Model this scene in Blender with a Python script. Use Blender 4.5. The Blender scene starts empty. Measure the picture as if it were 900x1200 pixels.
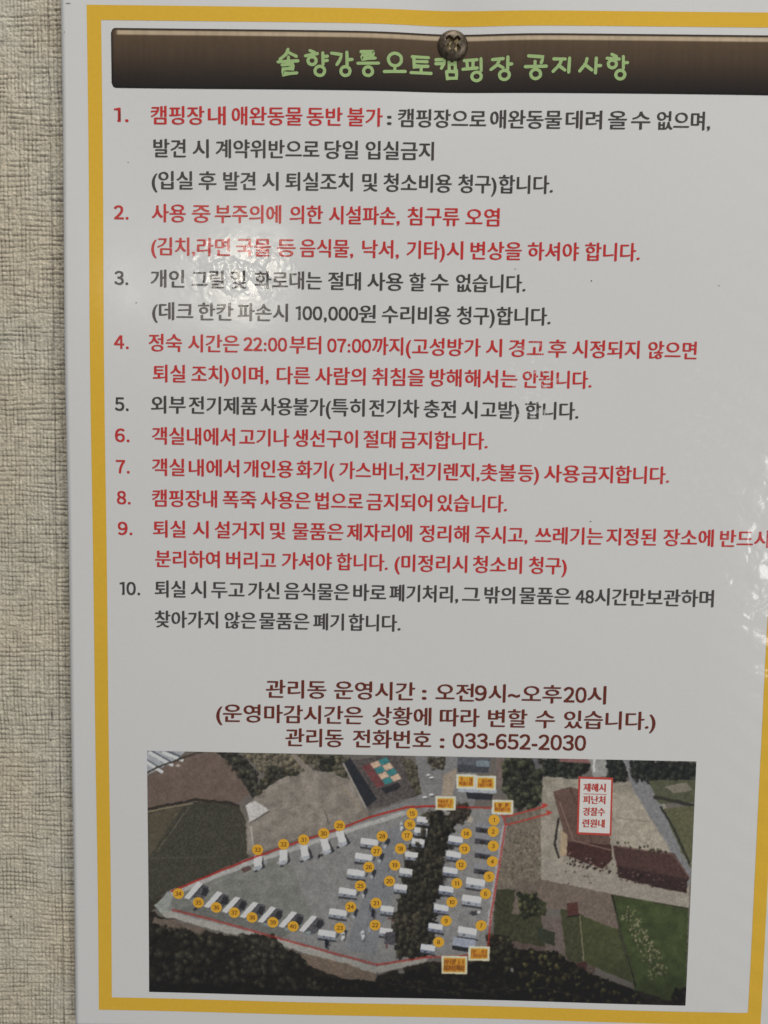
import bpy, math, random
import numpy as np
from mathutils import Matrix, Vector

random.seed(7)
rng = np.random.default_rng(11)
sc = bpy.context.scene
C = sc.collection

# ------------------------------------------------------------------ camera
# Sheet coordinates (metres): u to the right, v up, n out of the wall.
# World: x = u, z = 1.5 + v, y = -n  (the wall stands upright, notice at eye height).
F = 900.0                                   # focal length in photograph pixels (900 x 1200)
W, H = 0.1888, 0.2791                       # inside of the yellow border
CAM = np.array((-0.01333, 0.02308, 0.21683))
RX, RY, RZ = (math.radians(a) for a in (4.227, -0.584, -0.925))
WALL_N = -0.0028                            # wall surface behind the sheet


def _rot(a, b, c):
    ca, sa, cb, sb, cc, s_ = math.cos(a), math.sin(a), math.cos(b), math.sin(b), math.cos(c), math.sin(c)
    return (np.array([[cc, -s_, 0], [s_, cc, 0], [0, 0, 1]]) @ np.array([[1, 0, 0], [0, ca, -sa], [0, sa, ca]])
            @ np.array([[cb, 0, sb], [0, 1, 0], [-sb, 0, cb]]))


R = _rot(RX, RY, RZ)                        # rows: camera right, up, back in sheet axes


def world(u, v, n):
    return (u, -n, 1.5 + v)


cam = bpy.data.cameras.new('camera')
cam.sensor_fit = 'VERTICAL'
cam.sensor_height = 36.0
cam.lens = F / 1200.0 * 36.0
cam.clip_start = 0.01
cam.clip_end = 50.0
cam_o = bpy.data.objects.new('camera', cam)
C.objects.link(cam_o)
S2W = np.array([[1, 0, 0], [0, 0, -1], [0, 1, 0]], float)
Rw = S2W @ R.T
mw = Matrix([list(map(float, r)) + [0.0] for r in Rw] + [[0, 0, 0, 1]])
mw.translation = Vector(world(*CAM))
cam_o.matrix_world = mw
sc.camera = cam_o

# ------------------------------------------------------------------ light (indoors: a window to the right, a ceiling lamp behind)
wd = bpy.data.worlds.new('World')
sc.world = wd
wd.use_nodes = True
wd.node_tree.nodes['Background'].inputs[0].default_value = (0.95, 0.97, 1.0, 1)
wd.node_tree.nodes['Background'].inputs[1].default_value = 0.23


def area(name, loc, target, sx, sy, power, col):
    l = bpy.data.lights.new(name, 'AREA')
    l.shape = 'RECTANGLE'
    l.size, l.size_y, l.energy, l.color = sx, sy, power, col
    o = bpy.data.objects.new(name, l)
    C.objects.link(o)
    o.location = loc
    o.rotation_euler = (Vector(target) - Vector(loc)).to_track_quat('-Z', 'Y').to_euler()
    return o


area('window_light', (1.50, -1.50, 1.58), (0, 0, 1.5), 0.58, 0.85, 13.5, (1.0, 0.985, 0.96))
area('added_top_light', (0.05, -0.50, 2.62), (0, 0, 1.5), 0.45, 0.35, 7.0, (1.0, 0.97, 0.92))  # added lamp overhead, gives the wallpaper weave light from above
area('ceiling_lamp', (-0.79, -3.6, 2.435), (0, 0, 1.5), 0.12, 0.08, 4.4, (1.0, 0.93, 0.80))

vs = sc.view_settings
vs.view_transform = 'Standard'
vs.look = 'None'
vs.exposure = 0.0
vs.gamma = 1.0
vs.use_curve_mapping = False
sc.cycles.filter_width = 1.55
sc.cycles.max_bounces = 6

# ------------------------------------------------------------------ helpers


def px2s(x, y, n=0.0):
    """photograph pixel -> (u, v) on the plane the sheet hangs in"""
    x = np.asarray(x, float)
    y = np.asarray(y, float)
    d = np.stack([(x - 450) / F, -(y - 600) / F, -np.ones_like(x)], -1) @ R
    t = (n - CAM[2]) / d[..., 2]
    return CAM[0] + d[..., 0] * t, CAM[1] + d[..., 1] * t


def s2px(u, v, n=0.0):
    q = np.stack([u - CAM[0], v - CAM[1], np.full_like(u, n) - CAM[2]], -1) @ R.T
    return 450 + F * q[..., 0] / -q[..., 2], 600 - F * q[..., 1] / -q[..., 2]


def sstep(a, b, x):
    t = np.clip((x - a) / (b - a), 0, 1)
    return t * t * (3 - 2 * t)


SCREW_U, SCREW_V = (float(a) for a in px2s(531, 50.5))
SL, SR, ST, SB = -0.1053, 0.1053, 0.1487, -0.1487      # the A4 sheet


def sheet_h(u, v):
    """how far the sheet stands off its mean plane: pressed in at the screw, curling at its edges"""
    du, dv = (u - SCREW_U), (v - SCREW_V)
    r2 = (du / 0.0150) ** 2 + (dv / 0.0140) ** 2
    h = -0.00135 * np.exp(-r2) - 0.0003 * np.exp(-np.sqrt(r2 + .01) * 0.45)
    h = h + 0.00022 * np.sin(u * 62 + 0.6) * np.cos(v * 31 + 0.4) + 0.00016 * np.sin(v * 58 + u * 23 + 1.0)
    # left edge curls towards the viewer in its upper half
    h = h + 0.0008 * np.exp(-((u - SL) / 0.020) ** 2) * np.exp(-((v - 0.055) / 0.06) ** 2)
    # right edge rolls back to the wall
    k = np.clip((u - 0.075) / (SR - 0.075), 0, 1.3)
    h = h - 0.0025 * k ** 2.0 * np.exp(-((v + 0.022) / 0.045) ** 2)
    # and is crumpled there
    h = h + 0.00009 * k * np.sin(u * 620 + v * 240 + 1.3) * np.cos(v * 430 - u * 200)
    return h


def sheet_nrm(u, v):
    e = 1e-4
    gu = (sheet_h(u + e, v) - sheet_h(u - e, v)) / (2 * e)
    gv = (sheet_h(u, v + e) - sheet_h(u, v - e)) / (2 * e)
    n = np.stack([-gu, -np.ones_like(u), -gv], -1)
    return n / np.linalg.norm(n, axis=-1, keepdims=True)


def lin(c):
    c = np.asarray(c, float) / 255.0
    return np.where(c <= 0.04045, c / 12.92, ((c + 0.055) / 1.055) ** 2.4)


INK = 1.50        # print colours are given as the photograph shows them; this turns them into reflectances


def ink(c):
    return np.clip(lin(c) * INK, 0, 0.85)


def link(name, me, parent=None, mats=()):
    for m in mats:
        me.materials.append(m)
    o = bpy.data.objects.new(name, me)
    C.objects.link(o)
    if parent is not None:
        o.parent = parent
    return o


def grid_mesh(name, co, nx, ny, col=None, smooth=True):
    """co: (ny*nx, 3) row by row"""
    me = bpy.data.meshes.new(name)
    i = np.arange((ny - 1) * (nx - 1))
    r, c = i // (nx - 1), i % (nx - 1)
    a = r * nx + c
    q = np.stack([a, a + 1, a + nx + 1, a + nx], -1).astype(np.int32)
    me.vertices.add(len(co))
    me.vertices.foreach_set('co', np.ascontiguousarray(co, np.float32).ravel())
    me.loops.add(q.size)
    me.loops.foreach_set('vertex_index', q.ravel())
    me.polygons.add(len(q))
    me.polygons.foreach_set('loop_start', np.arange(0, q.size, 4, dtype=np.int32))
    me.polygons.foreach_set('loop_total', np.full(len(q), 4, np.int32))
    me.polygons.foreach_set('use_smooth', np.full(len(q), smooth))
    if col is not None:
        at = me.color_attributes.new('tint', 'FLOAT_COLOR', 'POINT')
        rgba = np.ones((len(co), 4), np.float32)
        rgba[:, :3] = col
        at.data.foreach_set('color', rgba.ravel())
    me.update(calc_edges=True)
    return me


def on_sheet(u, v, off):
    h = sheet_h(u, v) + off
    return np.stack([u, -h, 1.5 + v], -1)


def print_mesh(name, uv, faces, off, mat_ids=None):
    """a thin layer of ink lying on the sheet, shaded with the sheet's own normals"""
    uv = np.asarray(uv, float)
    off = np.broadcast_to(np.asarray(off, float), (len(uv),))
    co = on_sheet(uv[:, 0], uv[:, 1], off)
    me = bpy.data.meshes.new(name)
    fixed = []
    for f in faces:
        p = uv[list(f)]
        q = np.roll(p, -1, 0)
        ar = (p[:, 0] * q[:, 1] - q[:, 0] * p[:, 1]).sum()
        fixed.append(tuple(f) if ar > 0 else tuple(f)[::-1])
    faces = fixed
    me.from_pydata(co.tolist(), [], faces)
    if mat_ids is not None:
        me.polygons.foreach_set('material_index', np.asarray(mat_ids, np.int32))
    me.polygons.foreach_set('use_smooth', np.ones(len(me.polygons), bool))
    me.update()
    me.normals_split_custom_set_from_vertices(sheet_nrm(uv[:, 0], uv[:, 1]).tolist())
    return me


def noise2(w, h, cell, seed, cellx=None):
    """smooth value noise, 0..1, cell size in pixels"""
    g = np.random.default_rng(seed)
    cx = cellx or cell
    gx, gy = int(w / cx) + 3, int(h / cell) + 3
    t = g.random((gy, gx))
    x = np.arange(w) / cx
    y = np.arange(h) / cell
    xi, yi = x.astype(int), y.astype(int)
    fx, fy = x - xi, y - yi
    fx, fy = fx * fx * (3 - 2 * fx), fy * fy * (3 - 2 * fy)
    a = t[yi][:, xi] * (1 - fx) + t[yi][:, xi + 1] * fx
    b = t[yi + 1][:, xi] * (1 - fx) + t[yi + 1][:, xi + 1] * fx
    return a * (1 - fy)[:, None] + b * fy[:, None]


# ------------------------------------------------------------------ materials


def film_bump_group():
    """relief of the laminating film: shared by the paper and by every ink so that reflections run on across them"""
    g = bpy.data.node_groups.new('film_relief', 'ShaderNodeTree')
    g.interface.new_socket('Normal', in_out='OUTPUT', socket_type='NodeSocketVector')
    g.interface.new_socket('Scuff', in_out='OUTPUT', socket_type='NodeSocketFloat')
    N, L = g.nodes, g.links
    out = N.new('NodeGroupOutput')
    pos = N.new('ShaderNodeNewGeometry')

    def noise(scale, detail, rough=0.5, dist=0.0):
        n = N.new('ShaderNodeTexNoise')
        n.inputs['Scale'].default_value = scale
        n.inputs['Detail'].default_value = detail
        n.inputs['Roughness'].default_value = rough
        n.inputs['Distortion'].default_value = dist
        L.new(pos.outputs['Position'], n.inputs['Vector'])
        return n.outputs['Fac']

    def math_(op, a, b=None):
        m = N.new('ShaderNodeMath')
        m.operation = op
        for i, s in enumerate((a, b)):
            if s is None:
                continue
            if isinstance(s, (int, float)):
                m.inputs[i].default_value = s
            else:
                L.new(s, m.inputs[i])
        return m.outputs[0]

    def near(px, py, r0, r1, sx=1.0, sz=1.0):
        u, v = (float(a) for a in px2s(px, py))
        s = N.new('ShaderNodeVectorMath')
        s.operation = 'SUBTRACT'
        L.new(pos.outputs['Position'], s.inputs[0])
        s.inputs[1].default_value = world(u, v, 0)
        k = N.new('ShaderNodeVectorMath')
        k.operation = 'MULTIPLY'
        L.new(s.outputs[0], k.inputs[0])
        k.inputs[1].default_value = (sx, 0, sz)
        ln = N.new('ShaderNodeVectorMath')
        ln.operation = 'LENGTH'
        L.new(k.outputs[0], ln.inputs[0])
        mr = N.new('ShaderNodeMapRange')
        mr.interpolation_type = 'SMOOTHSTEP'
        mr.inputs[1].default_value = r0
        mr.inputs[2].default_value = r1
        mr.inputs[3].default_value = 1.0
        mr.inputs[4].default_value = 0.0
        L.new(ln.outputs['Value'], mr.inputs[0])
        return mr.outputs[0]

    slow = math_('MULTIPLY', noise(38, 2), 0.00016)
    peel = math_('MULTIPLY', noise(420, 2, 0.6), 0.000010)
    creases = noise(330, 1.6, 0.5, 0.7)
    folds = noise(190, 1.2, 0.45, 0.9)
    patch = noise(170, 2, 0.6)
    ragged = N.new('ShaderNodeMapRange')
    ragged.inputs[1].default_value = 0.44
    ragged.inputs[2].default_value = 0.62
    L.new(patch, ragged.inputs[0])
    m = math_('MULTIPLY', near(280, 316, 0.0, 0.0165, 0.70, 1.30), math_('ADD', ragged.outputs[0], 0.10))
    m = math_('ADD', m, math_('MULTIPLY', near(640, 452, 0.003, 0.012, 1.0, 0.8), 0.7))
    m = math_('ADD', m, math_('MULTIPLY', near(780, 620, 0.006, 0.030, 0.9, 0.7), 0.25))
    cr = math_('MULTIPLY', math_('MULTIPLY', creases, m), 0.00017)
    edge = near(925, 660, 0.012, 0.042, 1.3, 0.50)
    cr = math_('ADD', cr, math_('MULTIPLY', math_('MULTIPLY', math_('ADD', math_('MULTIPLY', creases, 0.25), folds), edge), 0.00029))
    tot = math_('ADD', math_('ADD', slow, peel), cr)
    b = N.new('ShaderNodeBump')
    b.inputs['Strength'].default_value = 1.0
    b.inputs['Distance'].default_value = 1.0
    L.new(tot, b.inputs['Height'])
    L.new(b.outputs[0], out.inputs[0])
    # rubbed, whitish patches where the film has come away
    sc_ = N.new('ShaderNodeMapRange')
    sc_.inputs[1].default_value = 0.54
    sc_.inputs[2].default_value = 0.66
    L.new(noise(520, 3, 0.65, 0.8), sc_.inputs[0])
    where = math_('ADD', math_('MULTIPLY', near(624, 452, 0.002, 0.0115, 1.0, 0.65), 0.75), math_('MULTIPLY', near(840, 530, 0.004, 0.030, 1.4, 0.6), 0.30))
    where = math_('ADD', where, math_('MULTIPLY', near(276, 318, 0.002, 0.012, 0.6, 1.0), 0.35))
    L.new(math_('MULTIPLY', sc_.outputs[0], where), out.inputs[1])
    return g


FILM = film_bump_group()


def print_mat(name, rgb=None, vcol=False, grain=0.05):
    m = bpy.data.materials.new(name)
    m.use_nodes = True
    N, L = m.node_tree.nodes, m.node_tree.links
    p = N['Principled BSDF']
    p.inputs['Roughness'].default_value = 0.6
    p.inputs['Specular IOR Level'].default_value = 0.1
    p.inputs['Coat Weight'].default_value = 1.0
    p.inputs['Coat Roughness'].default_value = 0.15
    p.inputs['Coat IOR'].default_value = 1.5
    f = N.new('ShaderNodeGroup')
    f.node_tree = FILM
    L.new(f.outputs[0], p.inputs['Coat Normal'])
    geo = N.new('ShaderNodeNewGeometry')
    n = N.new('ShaderNodeTexNoise')
    n.inputs['Scale'].default_value = 900
    n.inputs['Detail'].default_value = 4
    n.inputs['Roughness'].default_value = 0.7
    L.new(geo.outputs['Position'], n.inputs['Vector'])
    mr = N.new('ShaderNodeMapRange')
    mr.inputs[1].default_value = 0.3
    mr.inputs[2].default_value = 0.7
    mr.inputs[3].default_value = 1 - grain
    mr.inputs[4].default_value = 1 + grain
    L.new(n.outputs['Fac'], mr.inputs[0])
    mx = N.new('ShaderNodeVectorMath')
    mx.operation = 'MULTIPLY'
    if vcol:
        a = N.new('ShaderNodeVertexColor')
        a.layer_name = 'tint'
        L.new(a.outputs[0], mx.inputs[0])
    else:
        mx.inputs[0].default_value = tuple(float(c) for c in rgb)
    L.new(mr.outputs[0], mx.inputs[1])
    sm = N.new('ShaderNodeMix')
    sm.data_type = 'RGBA'
    L.new(f.outputs[1], sm.inputs[0])
    L.new(mx.outputs[0], sm.inputs[6])
    sm.inputs[7].default_value = (0.88, 0.88, 0.87, 1)
    L.new(sm.outputs[2], p.inputs['Base Color'])
    return m


M_PAPER = print_mat('laminated_paper', (0.774, 0.772, 0.758), grain=0.015)
M_YELLOW = print_mat('yellow_ink', ink((200, 158, 46)), grain=0.04)
M_RED = print_mat('red_ink', ink((172, 44, 42)), grain=0.08)
M_DARK = print_mat('charcoal_ink', ink((62, 57, 56)), grain=0.08)
M_BROWN = print_mat('brown_ink', ink((92, 36, 22)), grain=0.08)
M_GREEN = print_mat('green_ink', ink((140, 164, 110)), grain=0.05)
M_PRINT = print_mat('photo_print', vcol=True, grain=0.05)
M_BADGE = print_mat('orange_ink', ink((208, 150, 42)), grain=0.06)
M_BADGE_TXT = print_mat('ochre_ink', ink((112, 66, 16)), grain=0.06)
M_SIGN_RED = print_mat('sign_red_ink', ink((168, 62, 54)), grain=0.08)
M_SIGN_WHITE = print_mat('sign_white_ink', ink((205, 196, 192)), grain=0.05)
M_SPECK = print_mat('speck_dirt', (0.03, 0.025, 0.02))

# ------------------------------------------------------------------ the wall: woven wallpaper with real relief


def wall_material():
    m = bpy.data.materials.new('woven_wallpaper')
    m.use_nodes = True
    N, L = m.node_tree.nodes, m.node_tree.links
    p = N['Principled BSDF']
    p.inputs['Roughness'].default_value = 0.62
    p.inputs['Specular IOR Level'].default_value = 0.35
    a = N.new('ShaderNodeVertexColor')
    a.layer_name = 'tint'
    g = N.new('ShaderNodeNewGeometry')
    n = N.new('ShaderNodeTexNoise')
    n.inputs['Scale'].default_value = 5200
    n.inputs['Detail'].default_value = 2
    L.new(g.outputs['Position'], n.inputs['Vector'])
    b = N.new('ShaderNodeBump')
    b.inputs['Strength'].default_value = 0.55
    b.inputs['Distance'].default_value = 0.00012
    L.new(n.outputs['Fac'], b.inputs['Height'])
    L.new(b.outputs[0], p.inputs['Normal'])
    L.new(a.outputs[0], p.inputs['Base Color'])
    return m


M_WALL = wall_material()
SEAM_U = float(px2s(65, 600, WALL_N)[0])


def weave(u, v, step, seed):
    """height (m) and colour of the wallpaper weave on a regular grid (rows v, columns u)"""
    nx, ny = len(u), len(v)
    mm = 0.001 / step
    n2 = lambda cell, k, cx=None: noise2(nx, ny, cell * mm, seed + k, (cx or cell) * mm)
    X = u[None, :] * 1000 + (n2(22, 1, 5) - .5) * 0.9 + (n2(2.0, 2) - .5) * 0.22
    Y = v[:, None] * 1000 + (n2(6, 3, 14) - .5) * 1.3 + (n2(1.6, 4, 3.2) - .5) * 0.42
    pv, ph = 1.10, 1.38
    dv = np.abs(X / pv - np.rint(X / pv)) * pv          # mm to the nearest groove between two threads
    dh = np.abs(Y / ph - np.rint(Y / ph)) * ph
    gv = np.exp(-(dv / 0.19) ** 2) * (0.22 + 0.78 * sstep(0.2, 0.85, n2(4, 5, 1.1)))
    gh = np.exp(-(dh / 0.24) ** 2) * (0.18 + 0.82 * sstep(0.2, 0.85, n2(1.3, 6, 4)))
    # thin stray threads lying over the weave
    sx = np.exp(-((n2(16, 21, 1.0) - .5) / 0.035) ** 2)
    sy = np.exp(-((n2(1.2, 22, 12) - .5) / 0.035) ** 2)
    grain = n2(0.40, 8) - .5
    h = 1.0 - 0.85 * gv - 0.95 * gh + 0.18 * sx + 0.22 * sy + 0.85 * grain + 0.45 * (n2(0.8, 9) - .5) + 0.5 * (n2(6, 10, 4) - .5)
    # embossed paper: shade in the grooves is painted into the colour
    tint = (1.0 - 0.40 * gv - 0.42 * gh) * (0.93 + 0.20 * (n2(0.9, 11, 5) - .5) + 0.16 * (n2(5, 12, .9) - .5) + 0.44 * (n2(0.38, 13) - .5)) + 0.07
    warm = n2(14, 14)
    return h * 0.00031, tint, warm


def build_wall():
    step = 0.00019
    u0, u1 = -0.152, -0.097
    u = np.arange(u0, u1, step)
    v = np.arange(-0.156, 0.160, step)
    h, tint, warm = weave(u, v, step, 100)
    seam = np.exp(-((u[None, :] - SEAM_U - 0.0004 * (noise2(len(u), len(v), 60, 5) - .5)) / 0.00021) ** 2)
    h = h - 0.00034 * seam * (0.35 + noise2(len(u), len(v), 14, 77))
    # a small nick in the paper beside the seam, and pin-holes
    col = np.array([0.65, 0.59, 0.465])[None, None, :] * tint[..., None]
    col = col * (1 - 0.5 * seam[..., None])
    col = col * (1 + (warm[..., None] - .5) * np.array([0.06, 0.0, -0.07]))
    for (px, py, su, sv) in ((60, 838, .00022, .0019), (59, 868, .0002, .0005), (30, 838, .0002, .0004), (12, 1075, .0003, .0004)):
        a, b = px2s(px, py, WALL_N)
        k = np.exp(-((u[None, :] - a) / su) ** 2 - ((v[:, None] - b) / sv) ** 2)
        h = h - 0.0004 * k
        col = col * (1 - 0.85 * k[..., None])
    U, V = np.meshgrid(u, v)
    co = np.stack([U, -(WALL_N - 0.00030 + h), 1.5 + V], -1).reshape(-1, 3)
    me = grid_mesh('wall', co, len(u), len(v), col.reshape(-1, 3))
    return link('wall', me, None, [M_WALL]), (u[0], u[-1], v[0], v[-1])


wall, ext = build_wall()
wall['kind'] = 'structure'


def wall_rest():
    """the same wallpaper further off: coarser mesh around the finely woven strip"""
    obs = []
    a0, a1, b0, b1 = ext
    far = ((a1, 0.33, -0.36, 0.36), (-0.36, a0, -0.36, 0.36), (a0, a1, b1, 0.36), (a0, a1, -0.36, b0))
    for k, (ua, ub, va, vb) in enumerate(far):
        step = 0.0009
        u = np.linspace(ua, ub, max(3, int((ub - ua) / step)))
        v = np.linspace(va, vb, max(3, int((vb - va) / step)))
        h = (noise2(len(u), len(v), 1.3, 40 + k) - .5) * 0.00020
        h[0, :] = h[-1, :] = 0
        h[:, 0] = h[:, -1] = 0
        t = 0.92 + 0.2 * noise2(len(u), len(v), 1.1, 60 + k, 5)
        U, V = np.meshgrid(u, v)
        co = np.stack([U, -(WALL_N - 0.00016 + h), 1.5 + V], -1).reshape(-1, 3)
        me = grid_mesh('wall_paper', co, len(u), len(v), (np.array([0.60, 0.54, 0.405])[None, None] * t[..., None]).reshape(-1, 3))
        obs.append(link('wallpaper', me, wall, [M_WALL]))
    # the solid wall the paper is pasted on
    me = bpy.data.meshes.new('plaster')
    y0, y1 = -(WALL_N - 0.0012), 0.10
    vs_ = [(x, y, z) for y in (y0, y1) for x in (-0.36, 0.33) for z in (1.14, 1.86)]
    me.from_pydata(vs_, [], [(0, 1, 3, 2), (4, 6, 7, 5), (0, 4, 5, 1), (2, 3, 7, 6), (0, 2, 6, 4), (1, 5, 7, 3)])
    m = bpy.data.materials.new('plaster')
    m.use_nodes = True
    m.node_tree.nodes['Principled BSDF'].inputs['Base Color'].default_value = (0.5, 0.47, 0.42, 1)
    link('plaster', me, wall, [m])


wall_rest()

# ------------------------------------------------------------------ the notice
notice = bpy.data.objects.new('notice', None)
notice.empty_display_size = 0.02
C.objects.link(notice)
notice['label'] = 'laminated white notice sheet with yellow border, Korean campsite rules and an aerial photo'
notice['category'] = 'notice'


def sheet_mesh():
    nx, ny = 181, 256
    U, V = np.meshgrid(np.linspace(SL, SR, nx), np.linspace(SB, ST, ny))
    f = on_sheet(U.ravel(), V.ravel(), 0.0)
    b = on_sheet(U.ravel(), V.ravel(), -0.00028)
    me = bpy.data.meshes.new('sheet')
    n = nx * ny
    i = np.arange((ny - 1) * (nx - 1))
    a = (i // (nx - 1)) * nx + i % (nx - 1)
    q = np.stack([a, a + 1, a + nx + 1, a + nx], -1)
    rim = list(range(nx)) + [r * nx + nx - 1 for r in range(1, ny)] + [(ny - 1) * nx + c for c in range(nx - 2, -1, -1)] + [r * nx for r in range(ny - 2, 0, -1)]
    side = [(rim[(k + 1) % len(rim)], rim[k], rim[k] + n, rim[(k + 1) % len(rim)] + n) for k in range(len(rim))]
    faces = q.tolist() + (q[:, ::-1] + n).tolist() + side
    me.from_pydata(np.vstack([f, b]).tolist(), [], faces)
    sm = np.ones(len(faces), bool)
    sm[2 * len(q):] = False
    me.polygons.foreach_set('use_smooth', sm)
    me.update()
    return me


link('sheet', sheet_mesh(), notice, [M_PAPER])

# yellow border -----------------------------------------------------------
BW = 0.0039


def border():
    uv, fc = [], []

    def strip(ua, va, ub, vb, vert):
        n = int(max(abs(ub - ua), abs(vb - va)) / 0.0012)
        for k in range(n + 1):
            t = k / n
            base = len(uv)
            if vert:
                v = va + (vb - va) * t
                row = [(ua + (ub - ua) * s / 3, v) for s in range(4)]
            else:
                x = ua + (ub - ua) * t
                row = [(x, va + (vb - va) * s / 3) for s in range(4)]
            uv.extend(row)
            if k:
                for s in range(3):
                    a = base - 4 + s
                    fc.append((a, base + s, base + s + 1, a + 1) if vert else (a, a + 1, base + s + 1, base + s))

    w, h = W / 2, H / 2
    strip(-w - BW, -h, -w, h, True)
    strip(w, -h, w + BW, h, True)
    strip(-w - BW, h + BW, w + BW, h, False)
    strip(-w - BW, -h, w + BW, -h - BW, False)
    return print_mesh('border', uv, fc, 0.00004)


link('border', border(), notice, [M_YELLOW])

# header banner -----------------------------------------------------------


def banner():
    ul = float(px2s(130.5, 68)[0])
    ur = -ul
    vt = float(px2s(131, 33)[1])
    vb = float(px2s(131, 103)[1])
    step = 0.00022
    nx = int((ur - ul) / 0.0004)
    ny = int((vt - vb) / step)
    rad = 0.0013
    u = np.linspace(ul, ur, nx)
    d = np.minimum(u - ul, ur - u)
    cut = np.where(d < rad, rad - np.sqrt(np.maximum(rad ** 2 - (rad - d) ** 2, 0)), 0)
    t = np.linspace(0, 1, ny)
    V = (vt - cut)[None, :] + (vb - vt + 2 * cut)[None, :] * t[:, None]
    U = np.broadcast_to(u[None, :], V.shape)
    yy = (vt - V) * 1000.0                       # mm below the top edge
    hh = (vt - vb) * 1000.0
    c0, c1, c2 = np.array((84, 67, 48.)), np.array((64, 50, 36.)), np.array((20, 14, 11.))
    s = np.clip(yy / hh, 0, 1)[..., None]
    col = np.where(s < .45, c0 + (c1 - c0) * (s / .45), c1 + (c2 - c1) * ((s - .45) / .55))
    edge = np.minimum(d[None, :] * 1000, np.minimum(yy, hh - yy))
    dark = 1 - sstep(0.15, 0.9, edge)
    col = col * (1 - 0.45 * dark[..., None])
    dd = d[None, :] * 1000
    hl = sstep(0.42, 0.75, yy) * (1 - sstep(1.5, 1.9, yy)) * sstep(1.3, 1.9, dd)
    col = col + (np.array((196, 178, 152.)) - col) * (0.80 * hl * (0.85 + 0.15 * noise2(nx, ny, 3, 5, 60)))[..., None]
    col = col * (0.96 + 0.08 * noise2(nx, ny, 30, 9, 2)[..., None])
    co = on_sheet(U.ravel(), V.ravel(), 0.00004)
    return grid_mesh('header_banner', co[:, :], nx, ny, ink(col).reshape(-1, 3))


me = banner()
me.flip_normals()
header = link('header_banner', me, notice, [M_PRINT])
header['label'] = 'dark brown glossy title bar with rounded corners'

# hand-drawn green title: (box x0, x1, y0, y1 in the photograph; strokes inside the box; circles as (cx, cy, r in box widths))
TITLE = [
    (324, 351.5, 56, 90, [[(.5, 0), (.4, .2), (.1, .40)], [(.5, .12), (.92, .28)], [(.52, .3), (.52, .48)], [(0, .5), (1, .45)],
                         [(.2, .62), (.76, .58), (.74, .74), (.24, .78), (.26, .97), (.95, .92)]], []),
    (356, 386, 57, 90, [[(.2, .02), (.42, .1)], [(0, .24), (.55, .14)], [(.78, .1), (.8, .58)], [(.8, .27), (1, .24)], [(.8, .44), (1, .41)]],
     [(.33, .44, .19), (.64, .80, .22)]),
    (386, 415, 59, 90, [[(.02, .06), (.5, .12), (.42, .35), (.28, .56)], [(.74, 0), (.76, .58)], [(.76, .34), (1, .32)]], [(.66, .79, .22)]),
    (417.5, 446, 57, 90, [[(.14, .06), (.74, .04), (.72, .17), (.2, .2), (.2, .34), (.84, .3)], [(0, .53), (1, .5)]], [(.5, .80, .22)]),
    (448.5, 477.5, 60, 86, [[(.5, .66), (.5, .92)], [(0, .98), (1, .93)]], [(.5, .34, .30)]),
    (480, 508, 62, 86.5, [[(.04, .04), (.86, .05)], [(.14, .31), (.8, .29)], [(.13, .04), (.16, .6), (.84, .56)], [(.5, .6), (.5, .94)], [(0, .97), (1, .97)]], []),
    (509, 539, 63, 92.5, [[(0, .1), (.42, .06), (.36, .3), (.26, .5)], [(0, .28), (.38, .27)], [(.6, 0), (.62, .55)], [(.62, .28), (.86, .28)],
                          [(.86, 0), (.9, .58)], [(.5, .64), (.54, .97), (.95, .95), (.95, .63), (.5, .64)]], []),
    (541, 569, 64, 93.5, [[(.06, .09), (.7, .05)], [(.2, .1), (.24, .47)], [(.5, .08), (.5, .45)], [(0, .5), (.72, .44)], [(.88, 0), (.9, .58)]], [(.66, .80, .23)]),
    (573.5, 602.5, 63, 93, [[(.08, .12), (.6, .08)], [(.42, .1), (.32, .36), (.02, .58)], [(.3, .34), (.6, .50)], [(.8, 0), (.8, .6)], [(.8, .35), (1, .33)]], [(.64, .79, .23)]),
    (614, 643, 61.5, 92.5, [[(.14, .05), (.84, .1), (.74, .36)], [(.46, .28), (.46, .5)], [(0, .52), (1, .5)]], [(.5, .80, .23)]),
    (646, 671, 65.5, 86.5, [[(.05, .08), (.7, .08)], [(.5, .08), (.38, .5), (.03, .95)], [(.32, .5), (.7, .85)], [(.93, 0), (.9, 1)]], []),
    (677, 706.5, 65.5, 87.5, [[(.36, .04), (.3, .4), (.03, .88)], [(.25, .42), (.6, .8)], [(.78, 0), (.76, 1)], [(.78, .52), (1, .5)]], []),
    (709.5, 738, 61.5, 93.5, [[(.22, .0), (.46, .1)], [(.0, .17), (.6, .2)], [(.78, .08), (.8, .6)], [(.8, .36), (1, .34)]], [(.3, .42, .20), (.64, .81, .22)]),
]


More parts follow.
